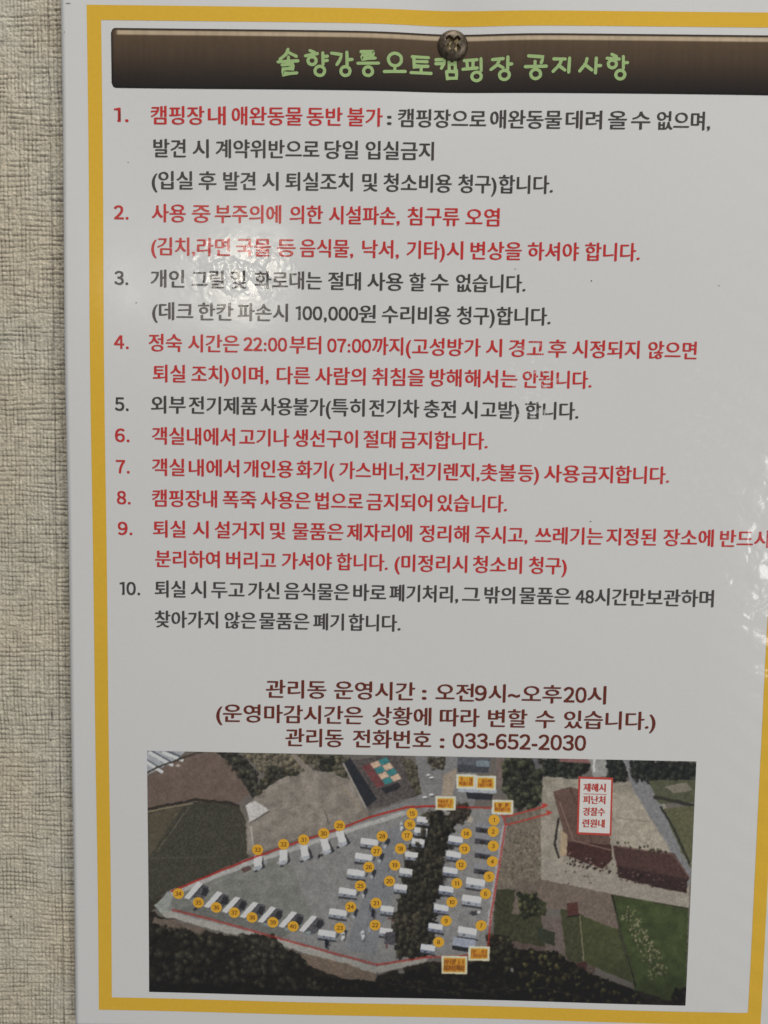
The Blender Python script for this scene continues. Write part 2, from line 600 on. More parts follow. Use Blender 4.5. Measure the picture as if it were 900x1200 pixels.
def stroke_strip(uv, fc, offs, pts, wid, off, closed=False):
    P = np.array(pts, float)
    n = len(P)
    if not closed:
        # ease the ends out a little, and round them
        d0 = (P[0] - P[1]) / np.linalg.norm(P[0] - P[1])
        d1 = (P[-1] - P[-2]) / np.linalg.norm(P[-1] - P[-2])
        Q, Wd = [P[0] + d0 * wid * .38], [wid * .45]
        for k in range(n):
            Q.append(P[k])
            Wd.append(wid * random.uniform(.92, 1.08))
        Q.append(P[-1] + d1 * wid * .38)
        Wd.append(wid * .45)
        P, Wd = np.array(Q), np.array(Wd)
        n = len(P)
    else:
        Wd = np.full(n, wid)
    base = len(uv)
    for k in range(n):
        if closed:
            a, b = P[(k - 1) % n], P[(k + 1) % n]
        else:
            a, b = P[max(k - 1, 0)], P[min(k + 1, n - 1)]
        t = b - a
        t = t / (np.linalg.norm(t) + 1e-12)
        nn = np.array((-t[1], t[0]))
        m = 1.0
        if 0 < k < n - 1 and not closed:
            t2 = P[k] - P[k - 1]
            t2 = t2 / np.linalg.norm(t2)
            m = 1 / max(0.62, abs(float(t2 @ t)))
        uv.append(P[k] + nn * Wd[k] / 2 * m)
        uv.append(P[k] - nn * Wd[k] / 2 * m)
        offs.extend([off, off])
    for k in range(n if closed else n - 1):
        a = base + 2 * k
        b = base + 2 * ((k + 1) % n)
        fc.append((a + 1, b + 1, b, a))


for x0, x1, y0, y1, strokes, circles in TITLE:
    uv, fc, offs = [], [], []
    ua, va = px2s(x0, y0)
    ub, _ = px2s(x1, y0)
    _, vb = px2s(x0, y1)
    # keep the writing level on the sheet
    bw, bh = float(ub - ua), float(va - vb)
    wid = 0.00086
    k = 0
    for s in strokes:
        pts = [(float(ua) + wid / 2 + p[0] * (bw - wid), float(va) - wid / 2 - p[1] * (bh - wid)) for p in s]
        if len(pts) > 1:
            fine = [pts[0]]
            for a, b in zip(pts[:-1], pts[1:]):
                fine += [(a[0] + (b[0] - a[0]) * .5, a[1] + (b[1] - a[1]) * .5), b]
            stroke_strip(uv, fc, offs, fine, wid, 0.00010 + k * 5e-6)
        k += 1
    for cx, cy, r in circles:
        c = (float(ua) + cx * bw, float(va) - cy * bh)
        rr = r * bw - wid * 0.25
        ring = [(c[0] + rr * math.cos(t) * random.uniform(.96, 1.04), c[1] + rr * .92 * math.sin(t)) for t in np.linspace(0, 2 * math.pi, 22)[:-1]]
        stroke_strip(uv, fc, offs, ring, wid, 0.00010 + k * 5e-6, True)
        k += 1
    link('title_letter', print_mesh('title_letter', [tuple(p) for p in uv], fc, offs), header, [M_GREEN])

# body text ---------------------------------------------------------------
RED, DARK, BROWN = M_RED, M_DARK, M_BROWN
EM = 0.00540
# (y centre of the syllables at x = xref, xref, colour, words with their left and right ink limits in the photograph)
LINES = [
    (135.0, 200, RED, [('1.', 134, 150), ('캠핑장', 177, 239), ('내', 244, 264), ('애완동물', 272, 354), ('동반', 360, 401), ('불가', 407.5, 448),
                       (':', 454, 458.5, DARK), ('캠핑장으로', 467, 569.5, DARK), ('애완동물', 575, 658, DARK), ('데려', 663.5, 705, DARK),
                       ('올', 713, 734, DARK), ('수', 740, 761.5, DARK), ('없으며,', 770, 831.5, DARK)]),
    (173.5, 200, DARK, [('발견', 180, 217), ('시', 226, 244), ('계약위반으로', 253, 374), ('당일', 381, 419.5), ('입실금지', 429, 508)]),
    (211.0, 200, DARK, [('(입실', 178, 225), ('후', 233, 253), ('발견', 262, 299), ('시', 308, 326), ('퇴실조치', 335, 413), ('및', 425, 442),
                        ('청소비용', 450, 529), ('청구)', 537.5, 581.5), ('합니다.', 585, 647.5)]),
    (249.7, 200, RED, [('2.', 134, 150), ('사용', 178, 217), ('중', 225, 246), ('부주의에', 252, 329), ('의한', 340, 378), ('시설파손,', 386, 468),
                       ('침구류', 478, 538), ('오염', 546, 585)]),
    (288.7, 200, RED, [('(김치,', 177.5, 228), ('라면', 231, 269), ('국물', 277, 317), ('등', 325, 346), ('음식물,', 352, 413.5), ('낙서,', 425, 467), ('기타)', 477, 521), ('시', 524, 542.5),
                       ('변상을', 552, 611), ('하셔야', 619, 678), ('합니다.', 686, 749)]),
    (326.7, 200, DARK, [('3.', 135, 150), ('개인', 177, 215.5), ('그릴', 225, 262), ('및', 271, 288), ('화로대는', 299, 377), ('절대', 385, 422.5),
                        ('사용', 431, 472), ('할', 480, 498.5), ('수', 505, 525.5), ('없습니다.', 535, 615.5)]),
    (364.7, 200, DARK, [('(데크', 179, 226), ('한칸', 232.5, 273), ('파손시', 279, 337), ('100,000', 347, 419.5), ('원', 421, 440), ('수리비용', 448, 528),
                        ('청구)', 536, 579.5), ('합니다.', 582.5, 645)]),
    (402.0, 200, RED, [('4.', 135, 151), ('정숙', 175, 213), ('시간은', 221, 280), ('22:00', 286, 336), ('부터', 340, 376), ('07:00', 384, 434.5),
                       ('까지(', 436.5, 481.5), ('고성방가', 483.5, 563), ('시', 570, 588), ('경고', 597, 637), ('후', 643, 664), ('시정되지', 671.5, 749), ('않으면', 760, 816)]),
    (438.0, 200, RED, [('퇴실', 180, 217), ('조치)', 225, 268), ('이며,', 272, 314.5), ('다른', 325, 363), ('사람의', 370, 428), ('취침을', 436.5, 497), ('방해', 504, 540.5),
                       ('해서는', 545, 606), ('안됩니다.', 613, 693)]),
    (474.5, 200, DARK, [('5.', 136, 151), ('외부', 178, 217.5), ('전기제품', 222, 301), ('사용불가(', 306, 387.5), ('특히', 389, 427), ('전기차', 433, 491),
                        ('충전', 497, 534), ('시', 541.5, 559), ('고발)', 564, 608), ('합니다.', 616, 677.5)]),
    (511.0, 200, RED, [('6.', 136, 152), ('객실내에서', 179, 275), ('고기나', 281, 338.5), ('생선구이', 344, 419), ('절대', 426.5, 463), ('금지합니다.', 470, 571)]),
    (547.7, 200, RED, [('7.', 137, 152), ('객실', 179, 216), ('내에서', 222, 280), ('개인용', 286, 343), ('화기(', 348, 391.5), ('가스버너,', 398, 478),
                       ('전기렌지,', 480.5, 561.5), ('촛불', 563.5, 604), ('등)', 607.5, 631), ('사용', 638, 679), ('금지합니다.', 682, 784)]),
    (584.0, 200, RED, [('8.', 138, 153), ('캠핑장내', 179, 254), ('폭죽', 261.5, 300), ('사용은', 306, 363.5), ('법으로', 370, 425), ('금지되어', 430, 506), ('있습니다.', 513, 593.5)]),
    (620.0, 200, RED, [('9.', 139, 155), ('퇴실', 180, 217), ('시', 226.5, 244), ('설거지', 252, 308.5), ('및', 317, 334), ('물품은', 343, 402), ('제자리에', 407, 482.5),
                       ('정리해', 492, 549), ('주시고,', 557, 617.5), ('쓰레기는', 627.5, 706), ('지정된', 711, 768.5), ('장소에', 778, 836), ('반드시', 844.5, 902)]),
    (655.0, 200, RED, [('분리하여', 182.5, 257), ('버리고', 265.5, 323), ('가셔야', 330.5, 388.5), ('합니다.', 395, 454), ('(미정리시', 463, 547), ('청소비', 554.5, 611), ('청구)', 620, 663.5)]),
    (690.3, 200, DARK, [('10.', 141, 164), ('퇴실', 182, 217), ('시', 224, 241), ('두고', 248, 286), ('가신', 291, 327), ('음식물은', 333.5, 409), ('바로', 414.5, 452),
                        ('폐기처리,', 457, 536.5), ('그', 542, 562), ('밖의', 568, 603), ('물품은', 609, 668), ('48', 675, 695.5), ('시간만', 697.5, 756), ('보관하며', 758, 836)]),
    (725.7, 200, DARK, [('찾아가지', 182, 255), ('않은', 263.5, 300), ('물품은', 304, 362), ('폐기', 367.5, 402.5), ('합니다.', 409, 469)]),
    (808.0, 345, BROWN, [('관리동', 312, 382), ('운영시간', 392, 486), (':', 495, 499.5), ('오전', 511, 555), ('9', 557, 570), ('시', 573, 592), ('~', 596, 609),
                         ('오후', 612, 658), ('20', 661, 687), ('시', 689, 710)]),
    (836.0, 285, BROWN, [('(운영마감시간은', 254, 425), ('상황에', 437, 505), ('따라', 516, 561.5), ('변할', 572.5, 617.5), ('수', 628, 650), ('있습니다.)', 661.5, 768)]),
    (864.5, 360, BROWN, [('관리동', 335, 402), ('전화번호', 414, 505), (':', 516, 520.5), ('033-652-2030', 531, 686.5)]),
]

SIGN_LINES = [('재해시', 922.7), ('피난처', 937), ('경찰수', 950.8), ('련원내', 964.4)]
BADGES = [(579, 961), (578, 974.3), (578, 991.3), (577, 1009.6), (573.2, 1027.3), (569, 1047.3), (563.8, 1084.6),
          (514, 1104), (522.8, 1079), (529.5, 1057), (535.3, 1035), (540.3, 1013.3), (544.3, 994.6), (546.4, 976.8),
          (483, 953), (480.2, 965.8), (477, 978.7), (469.2, 994), (462.7, 1013.3), (456.4, 1032), (440.7, 1057.7), (439.6, 1083.6),
          (398.2, 1086.7), (411, 1062), (422.4, 1037.3), (432.2, 1015.3), (441.2, 996.7), (447.9, 979.3),
          (398, 966.8), (379.5, 975.9), (356, 983.3), (332.5, 988.7), (302, 995.2),
          (208.9, 1047.6), (232.3, 1057.9), (253.4, 1063.5), (274.6, 1069.4), (295.4, 1074.8), (319.9, 1080.4), (343.6, 1085)]

WANT = {}


def request_text(s, bold):
    WANT.setdefault(bold, [])
    if s not in WANT[bold]:
        WANT[bold].append(s)


def wide(chs):
    return ''.join(chr(ord(c) + 0xFEE0) if c.isdigit() else c for c in chs)



BOLD, BOLD_N, BOLD_S = 0.0, 0.0, 0.0


def bold_of(s, col):
    if any('가' <= ch <= '힣' for ch in s):
        return BOLD_S if col is BROWN else BOLD
    return BOLD_N


def has_hangul(s):
    return any('가' <= ch <= '힣' for ch in s)


for yc, xr, col, words in LINES:
    for w in words:
        if has_hangul(w[0]):
            request_text(w[0], bold_of(w[0], col))
        else:
            for chh in w[0]:
                request_text(wide(chh), bold_of(w[0], col))
for s, _ in SIGN_LINES:
    request_text(s, 0.0)
for k in range(10):
    request_text(wide(str(k)), 0.0)
GEO = {}
for bold, strings in WANT.items():
    # one text block per weight, a string to a line; its mesh is cut up again by line
    c = bpy.data.curves.new('lettering', 'FONT')
    c.body = '\n'.join(strings)
    c.offset = bold
    c.resolution_u = 3
    c.space_line = 3.0
    o = bpy.data.objects.new('lettering', c)
    C.objects.link(o)
    dg = bpy.context.evaluated_depsgraph_get()
    m = bpy.data.meshes.new_from_object(o.evaluated_get(dg), depsgraph=dg)
    co = np.zeros(len(m.vertices) * 3)
    m.vertices.foreach_get('co', co)
    co = co.reshape(-1, 3)[:, :2]
    row = np.rint(-(co[:, 1] - 0.3) / 3.0).astype(int)
    faces_by_row = {}
    for p in m.polygons:
        f = tuple(p.vertices)
        faces_by_row.setdefault(int(row[f[0]]), []).append(f)
    for k, s in enumerate(strings):
        idx = np.nonzero(row == k)[0]
        back = {int(g): i for i, g in enumerate(idx)}
        GEO[(s, bold)] = (co[idx] + np.array((0, 3.0 * k)), [tuple(back[i] for i in f) for f in faces_by_row.get(k, [])])
    bpy.data.meshes.remove(m)
    bpy.data.objects.remove(o)
    bpy.data.curves.remove(c)


def figures(s, bold):
    """a number set from single figures"""
    pos, co, fcs = 0.0, [], []
    for c in s:
        g, f = GEO[(wide(c), bold)]
        if c == '1':
            g = g.copy()
            top = g[g[:, 1] > 0.60]
            sr = top[:, 0].max()
            foot = g[:, 1] < 0.14
            g[foot, 0] = np.clip(g[foot, 0], sr - 0.115, sr)
        lo, hi = g[:, 0].min(), g[:, 0].max()
        adv = (hi - lo + 0.085 if c != '1' else 0.50) if c.isdigit() else {'-': 0.36, '~': 0.56}.get(c, 0.33)
        b = sum(len(a) for a in co)
        co.append(g + np.array((pos + adv / 2 - (lo + hi) / 2, 0)))
        fcs += [tuple(b + i for i in q) for q in f]
        pos += adv
    return np.vstack(co), fcs


for yc, xr, col, words in LINES:
    uv, fc, mid, offs = [], [], [], []
    mats = []
    em = EM * (1.09 if col is BROWN else 1.0)
    v0 = float(px2s(xr, yc)[1])
    for w in words:
        m = w[3] if len(w) > 3 else col
        if m not in mats:
            mats.append(m)
        co, fcs = GEO[(w[0], bold_of(w[0], col))] if has_hangul(w[0]) else figures(w[0], bold_of(w[0], col))
        # the line is level on the sheet: find where its ink limits fall on that level
        ylev = yc
        for _ in range(4):
            pu, pv = s2px(np.array([float(px2s(w[1], ylev)[0])]), np.array([v0]))
            ylev = float(pv[0])
        ua = float(px2s(w[1], ylev)[0])
        ub = float(px2s(w[2], ylev + 0.013 * (w[2] - w[1]))[0])
        x0, x1 = co[:, 0].min(), co[:, 0].max()
        P = np.empty_like(co)
        P[:, 0] = ua + (co[:, 0] - x0) / (x1 - x0) * (ub - ua)
        P[:, 1] = v0 + (co[:, 1] - 0.37) * em * (1.0 if has_hangul(w[0]) or col is BROWN else 0.90)
        # struck twice, a hair apart, as the word processor thickens this face
        hv = ((-.027, -.010), (0, .006), (.027, .010)) if has_hangul(w[0]) else ((-.022, -.016), (-.022, .016), (.022, -.016), (.022, .016))
        for k, (sh, sv) in enumerate(hv):
            b = len(uv)
            uv.extend((p[0] + sh * em, p[1] + sv * em) for p in P)
            fc.extend(tuple(b + i for i in f) for f in fcs)
            mid.extend([mats.index(m)] * len(fcs))
            offs.extend([0.00005 + 0.000010 * k] * len(P))
    me = print_mesh('text_line', uv, fc, offs, mid)
    link('text_line', me, notice, mats)

# ------------------------------------------------------------------ the printed aerial photograph
SS = 2.0
X0, Y0, X1, Y1 = 160, 866, 830, 1190
cw, ch = int((X1 - X0) * SS), int((Y1 - Y0) * SS)
canvas = np.zeros((ch, cw, 3))
canvas[:] = (104, 98, 92)
GX, GY = np.meshgrid(X0 + (np.arange(cw) + .5) / SS, Y0 + (np.arange(ch) + .5) / SS)
NZ = {k: noise2(cw, ch, k, 300 + k) for k in (2, 3, 5, 8, 14, 30, 60)}


def mask_poly(pts, wob=0.0):
    p = np.array(pts, float)
    xa, xb = p[:, 0].min() - wob - 1, p[:, 0].max() + wob + 1
    ya, yb = p[:, 1].min() - wob - 1, p[:, 1].max() + wob + 1
    j0, j1 = max(0, int((xa - X0) * SS)), min(cw, int((xb - X0) * SS) + 2)
    i0, i1 = max(0, int((ya - Y0) * SS)), min(ch, int((yb - Y0) * SS) + 2)
    gx, gy = GX[i0:i1, j0:j1], GY[i0:i1, j0:j1]
    if wob:
        gx = gx + (NZ[8][i0:i1, j0:j1] - .5) * 2 * wob + (NZ[3][i0:i1, j0:j1] - .5) * wob
        gy = gy + (NZ[14][i0:i1, j0:j1] - .5) * 2 * wob + (NZ[5][i0:i1, j0:j1] - .5) * wob
    ins = np.zeros(gx.shape, bool)
    n = len(p)
    for k in range(n):
        ax, ay = p[k]
        bx, by = p[(k + 1) % n]
        if ay == by:
            continue
        c = ((ay > gy) != (by > gy)) & (gx < (bx - ax) * (gy - ay) / (by - ay) + ax)
        ins ^= c
    return (slice(i0, i1), slice(j0, j1)), ins


def poly(pts, col, wob=0.0, var=0.0, cell=5, alpha=1.0):
    sl, ins = mask_poly(pts, wob)
    reg = canvas[sl]
    c = np.array(col, float)[None, None, :] * (1 + var * 2 * (NZ[cell][sl] - .5) + var * (NZ[2][sl] - .5))[..., None]
    reg[ins] = reg[ins] * (1 - alpha) + c[ins] * alpha


def line(pts, col, wid, dash=None, alpha=1.0, wob=0.0):
    for (ax, ay), (bx, by) in zip(pts[:-1], pts[1:]):
        L_ = math.hypot(bx - ax, by - ay)
        if L_ < 1e-6:
            continue
        tx, ty = (bx - ax) / L_, (by - ay) / L_
        nx_, ny_ = -ty * wid / 2, tx * wid / 2
        segs = [(0, L_)]
        if dash:
            segs = [(s, min(s + dash[0], L_)) for s in np.arange(0, L_, dash[0] + dash[1])]
        for s, e in segs:
            a = (ax + tx * s, ay + ty * s)
            b = (ax + tx * e, ay + ty * e)
            poly([(a[0] + nx_, a[1] + ny_), (b[0] + nx_, b[1] + ny_), (b[0] - nx_, b[1] - ny_), (a[0] - nx_, a[1] - ny_)], col, wob, 0, alpha=alpha)


def blob(cx, cy, rx, ry, col, alpha=1.0, soft=0.5):
    j0, j1 = max(0, int((cx - rx * 1.3 - X0) * SS)), min(cw, int((cx + rx * 1.3 - X0) * SS) + 2)
    i0, i1 = max(0, int((cy - ry * 1.3 - Y0) * SS)), min(ch, int((cy + ry * 1.3 - Y0) * SS) + 2)
    if j1 <= j0 or i1 <= i0:
        return
    s = (slice(i0, i1), slice(j0, j1))
    d = np.hypot((GX[s] - cx) / rx, (GY[s] - cy) / ry) + (NZ[3][s] - .5) * 0.7
    a = alpha * (1 - sstep(1 - soft, 1.0, d))
    canvas[s] = canvas[s] * (1 - a[..., None]) + np.array(col, float) * a[..., None]


def trees(pts, dark, light, n, r=(2.5, 5.5), seed=0, base=True, wob=2.5):
    g = random.Random(seed)
    if base:
        poly(pts, dark, wob, 0.25, 3)
    p = np.array(pts)
    xa, ya, xb, yb = p[:, 0].min(), p[:, 1].min(), p[:, 0].max(), p[:, 1].max()
    spots = []
    tries = 0
    while len(spots) < n and tries < n * 12:
        tries += 1
        x, y = g.uniform(xa, xb), g.uniform(ya, yb)
        ins = False
        for k in range(len(pts)):
            ax, ay = pts[k]
            bx, by = pts[(k + 1) % len(pts)]
            if (ay > y) != (by > y) and x < (bx - ax) * (y - ay) / (by - ay) + ax:
                ins = not ins
        if ins:
            spots.append((x, y))
    spots.sort(key=lambda q: q[1])
    for x, y in spots:
        rr = g.uniform(*r)
        t = g.random()
        c = [a + (b - a) * t for a, b in zip(dark, light)]
        blob(x + rr * .3, y + rr * .45, rr, rr, [v * .55 for v in dark], .7, .6)
        blob(x, y, rr * .9, rr, c, .8, .7)
        blob(x - rr * .25, y - rr * .3, rr * .5, rr * .5, [v * 1.25 for v in c], .7, .8)


def paint():
    sp = lambda pts, col, n, r, a, seed: [blob(q.uniform(*pts[0]), q.uniform(*pts[1]), q.uniform(*r), q.uniform(*r), col, a) for q in [random.Random(seed)] for _ in range(n)]
    # --- top left: ploughed field, greenhouses
    poly([(165, 905), (195, 889), (240, 879), (258, 884), (285, 908), (297, 926), (280, 941), (230, 938), (165, 952)], (106, 91, 82), 1.5, .05, 8)
    poly([(165, 875), (222, 876), (206, 891), (165, 912)], (150, 152, 156), 0, .05)
    for k, (a, b) in enumerate([((165, 886), (188, 901)), ((172, 877), (200, 893)), ((188, 877), (212, 887))]):
        line([a, b], (88, 92, 100), 3.2)
        line([(a[0] + 3, a[1] + 4), (b[0] + 3, b[1] + 4)], (200, 202, 206), 3.4)
    blob(209, 897, 4, 2, (190, 180, 170), .8)
    line([(165, 908), (200, 893), (240, 880)], (72, 66, 60), 2.2, wob=1)
    trees([(255, 880), (282, 882), (300, 905), (306, 928), (295, 935), (283, 912)], (58, 56, 50), (86, 82, 68), 36, (2.5, 5), 1)
    trees([(283, 880), (372, 882), (356, 905), (320, 915), (305, 905)], (98, 92, 78), (124, 114, 92), 60, (2, 5), 2)
    trees([(318, 897), (352, 905), (330, 918), (300, 935), (306, 915)], (60, 58, 50), (84, 80, 62), 30, (2, 4), 3)
    poly([(340, 884), (346, 884), (370, 905), (362, 908)], (128, 118, 108), .6, .05)
    trees([(350, 882), (408, 886), (406, 910), (380, 908)], (82, 78, 66), (112, 104, 84), 36, (2, 4), 4)
    trees([(372, 886), (392, 886), (388, 906), (376, 904)], (52, 52, 46), (80, 76, 62), 14, (2, 3.5), 5)
    # --- olive field
    poly([(165, 952), (225, 940), (262, 938), (281, 944), (290, 966), (291, 1004), (240, 1028), (198, 1045), (165, 1062)], (70, 68, 58), 1.2, .10, 3)
    for k in range(26):
        x = 180 + k * 4.4
        line([(x + 22, 948 + k * .3), (x - 20, 1050 - k * 1.4)], (92, 90, 76), 1.0, alpha=.28, wob=.8)
    poly([(165, 955), (214, 945), (196, 972), (176, 1004), (165, 1012)], (88, 80, 66), 1.2, .08, 5)
    line([(165, 950), (200, 943), (228, 937), (268, 940), (281, 944)], (58, 52, 44), 3.0, wob=1)
    line([(170, 952), (205, 945), (226, 941)], (128, 114, 92), 1.6, wob=.6)
    line([(281, 944), (289, 962), (290, 1000)], (112, 106, 94), 1.5, wob=.6)
    line([(184, 998), (222, 945)], (104, 98, 82), 1.3, wob=.5, alpha=.8)
    line([(176, 1006), (260, 1004)], (98, 94, 82), .9, alpha=.6)
    poly([(165, 1060), (200, 1046), (182, 1066), (165, 1075)], (62, 58, 48), 1, .1)
    # --- sandy lot
    poly([(300, 932), (330, 912), (362, 903), (386, 903), (412, 915), (430, 946), (432, 957), (400, 968), (345, 984), (298, 1001), (290, 1000), (290, 960), (292, 942)], (128, 120, 111), 1.5, .07, 14)
    for q in [random.Random(4)]:
        for _ in range(60):
            x, y = q.uniform(305, 425), q.uniform(915, 975)
            if y > 1000 - (x - 290) * .3 - 4:
                continue
            blob(x, y, q.uniform(2, 8), q.uniform(1, 3), q.choice([(150, 142, 132), (104, 97, 90), (142, 130, 116)]), .35)
    poly([(288, 944), (300, 938), (308, 943), (315, 949), (293, 964)], (176, 172, 168), .8, .05)
    line([(293, 964), (316, 950)], (84, 80, 74), 1.4, wob=.5)
    line([(294, 968), (297, 992)], (168, 166, 164), 1.0)
    line([(380, 948), (386, 966)], (92, 86, 80), 1.0, wob=.5)
    # --- yard with the coloured awnings
    poly([(400, 893), (470, 882), (497, 920), (495, 930), (450, 944), (432, 948)], (86, 80, 78), 1, .12, 3)
    poly([(403, 893), (411, 889), (442, 936), (429, 946)], (48, 50, 56), 0, .08)
    line([(402, 894), (429, 946)], (150, 144, 134), 1.6)
    line([(396, 915), (434, 962)], (134, 122, 104), 1.5, wob=.5)
    tc = [(112, 64, 64), (186, 156, 132), (58, 122, 124), (186, 156, 132)]
    for r in range(4):
        for c in range(3):
            x = 424 + c * 9.6 + r * 4.6
            y = 898 - c * 3.6 + r * 6.4
            col = [tc[0], tc[1], tc[2]][(c + (r % 2) * 1) % 3] if r % 2 == 0 else [tc[0], tc[2], tc[1]][c]
            poly([(x, y), (x + 9.4, y - 3.4), (x + 13.4, y + 2.6), (x + 4, y + 6)], col, .3, .06)
    poly([(446, 924), (466, 917), (470, 922), (452, 930)], (52, 50, 54), .6, .1)
    trees([(470, 884), (486, 894), (492, 915), (498, 930), (488, 930), (476, 905)], (78, 74, 62), (104, 98, 80), 22, (2, 4), 6)
    # --- road and office at the top
    poly([(486, 880), (560, 884), (556, 945), (480, 946), (440, 958), (436, 952), (470, 940), (494, 930)], (118, 116, 115), .6, .04)
    poly([(520, 908), (536, 900), (530, 935), (517, 935)], (146, 132, 116), .5, .05)
    trees([(500, 886), (522, 888), (520, 903), (506, 900)], (70, 66, 58), (120, 112, 96), 14, (1.5, 3.5), 7)
    poly([(536, 887), (575, 889), (573, 906), (536, 905)], (88, 90, 96), .4, .08)
    poly([(536, 896), (573, 898), (573, 906), (536, 905)], (72, 74, 80), .4, .08)
    poly([(558, 891), (574, 892), (573, 899), (558, 898)], (112, 124, 130), .4, .05)
    poly([(538, 922), (582, 926), (582, 930), (536, 928)], (150, 156, 164), .3, .03)
    poly([(546, 928), (578, 931), (576, 938), (548, 936)], (50, 52, 58), .4, .1)
    for (x, y) in ((502, 908), (506, 911), (498, 934), (506, 931)):
        blob(x, y, 3.6, 1.6, (205, 207, 210), .95)
        blob(x + 1, y + 1.8, 3.2, 1.0, (60, 60, 64), .7)
    poly([(582, 888), (598, 890), (592, 925), (582, 922)], (112, 98, 92), .6, .06)
    # --- trees at the top right
    trees([(590, 888), (622, 889), (634, 905), (638, 930), (628, 948), (602, 944), (590, 925)], (46, 48, 42), (86, 88, 66), 110, (2.5, 5.5), 8)
    poly([(624, 888), (634, 890), (634, 900), (628, 902)], (96, 94, 96), .4, .05)
    trees([(632, 890), (690, 888), (692, 903), (676, 914), (640, 912)], (46, 48, 44), (72, 76, 62), 55, (2.5, 5), 9)
    poly([(655, 888), (694, 889), (694, 895), (656, 893)], (128, 90, 88), .3, .04)
    poly([(690, 889), (712, 890), (710, 910), (696, 912)], (138, 136, 132), .8, .08)
    line([(697, 888), (696, 905)], (196, 196, 192), 1.8, wob=.5)
    trees([(710, 890), (736, 890), (732, 916), (712, 912)], (42, 44, 42), (66, 70, 58), 28, (2.5, 4.5), 10)
    # --- training centre, its forecourt and roofs
    poly([(636, 910), (660, 912), (720, 918), (765, 912), (812, 1010), (806, 1056), (700, 1040), (640, 1030), (628, 1010), (634, 960)], (140, 132, 119), .8, .06, 14)
    poly([(730, 890), (752, 890), (768, 925), (790, 975), (812, 1022), (806, 1040), (782, 990), (742, 925)], (118, 118, 120), .8, .04)
    poly([(716, 930), (742, 926), (772, 975), (784, 1000), (724, 990)], (150, 142, 127), 1.0, .06, 8)
    line([(722, 958), (762, 963)], (112, 106, 96), 1.0, alpha=.6)
    trees([(738, 890), (818, 894), (816, 914), (770, 918), (742, 912)], (40, 42, 40), (62, 66, 56), 70, (2.5, 5), 11)
    poly([(760, 915), (816, 914), (815, 940), (772, 942)], (84, 86, 66), .8, .08)
    poly([(778, 922), (804, 917), (812, 926), (790, 930)], (118, 112, 98), .6, .05)
    line([(766, 934), (815, 944)], (58, 56, 50), 4.0, wob=.8)
    poly([(776, 948), (814, 944), (810, 1018), (800, 1002)], (92, 92, 68), .8, .07)
    line([(774, 945), (790, 972), (808, 1012)], (54, 54, 48), 2.6, wob=.5)
    poly([(648, 928), (668, 922), (680, 926), (700, 950), (716, 984), (712, 1002), (664, 990), (656, 958)], (100, 78, 70), .5, .07, 5)
    poly([(664, 986), (716, 990), (718, 1006), (706, 1018), (662, 1002)], (74, 50, 47), .5, .10, 3)
    line([(656, 940), (672, 985), (716, 996)], (128, 104, 92), 1.2)
    poly([(657, 972), (665, 978), (664, 1002), (656, 1004)], (158, 138, 112), .4, .05)
    line([(655, 958), (650, 988), (655, 1006)], (52, 48, 46), 2.4, wob=.6)
    poly([(718, 990), (760, 996), (790, 1000), (808, 1028), (800, 1042), (724, 1024)], (80, 58, 54), .5, .08, 5)
    poly([(724, 1014), (806, 1030), (804, 1046), (724, 1030)], (62, 46, 44), .5, .14, 3)
    line([(724, 992), (788, 1001), (808, 1028)], (112, 88, 80), 1.2)
    for k in range(12):
        blob(660 + k * 4.6, 1011 + k * .9, 2, 1.6, random.Random(k).choice([(46, 42, 42), (150, 138, 126), (80, 62, 58)]), .8)
    poly([(632, 1000), (655, 1012), (720, 1026), (808, 1050), (806, 1066), (704, 1046), (632, 1030)], (140, 132, 121), .6, .04)
    line([(632, 1032), (704, 1046), (806, 1064)], (58, 54, 48), 1.6)
    # ridges, eaves and shaded fronts of the roofs
    line([(668, 924), (682, 955), (694, 988)], (76, 54, 50), 1.4, alpha=.7)
    line([(680, 930), (706, 962), (716, 985)], (120, 96, 86), 1.0, alpha=.6)
    for q in [random.Random(77)]:
        for k in range(34):
            x = q.uniform(666, 714)
            y = 1002 + (x - 666) * .26 + q.uniform(-4, 8)
            poly([(x, y), (x + q.uniform(1, 4), y + .4), (x + q.uniform(1, 4), y + q.uniform(1.5, 4)), (x, y + q.uniform(1.5, 4))], q.choice([(40, 32, 32), (60, 42, 40), (120, 100, 90), (34, 30, 32)]), .3, .05, alpha=.75)
        for k in range(60):
            x = q.uniform(724, 804)
            y = 1020 + (x - 724) * .2 + q.uniform(-3, 9)
            poly([(x, y), (x + q.uniform(1, 4), y + .6), (x + q.uniform(1, 4), y + q.uniform(1.2, 3.4)), (x, y + q.uniform(1.2, 3.4))], q.choice([(38, 30, 30), (56, 40, 38), (110, 92, 84), (70, 50, 46)]), .3, .05, alpha=.7)
        for k in range(12):
            x = 726 + k * 6.6
            line([(x, 994 + k * .7), (x + 5, 1018 + k * 1.3)], (96, 72, 66), .8, alpha=.4)
        for k in range(26):
            blob(q.uniform(650, 730), q.uniform(1012, 1036), q.uniform(.8, 2.2), q.uniform(.8, 1.6), q.choice([(168, 160, 148), (70, 64, 58), (58, 52, 50)]), .6)
        for k in range(30):
            blob(q.uniform(724, 784), q.uniform(930, 992), q.uniform(2, 8), q.uniform(.8, 2), q.choice([(162, 154, 138), (124, 116, 104)]), .35)
    trees([(722, 984), (786, 996), (788, 1002), (722, 992)], (52, 48, 40), (104, 96, 78), 20, (1, 2.2), 41, base=False)
    # --- plots on the right
    poly([(598, 956), (634, 944), (634, 1030), (586, 1064), (582, 1030)], (112, 102, 90), 1, .10, 5)
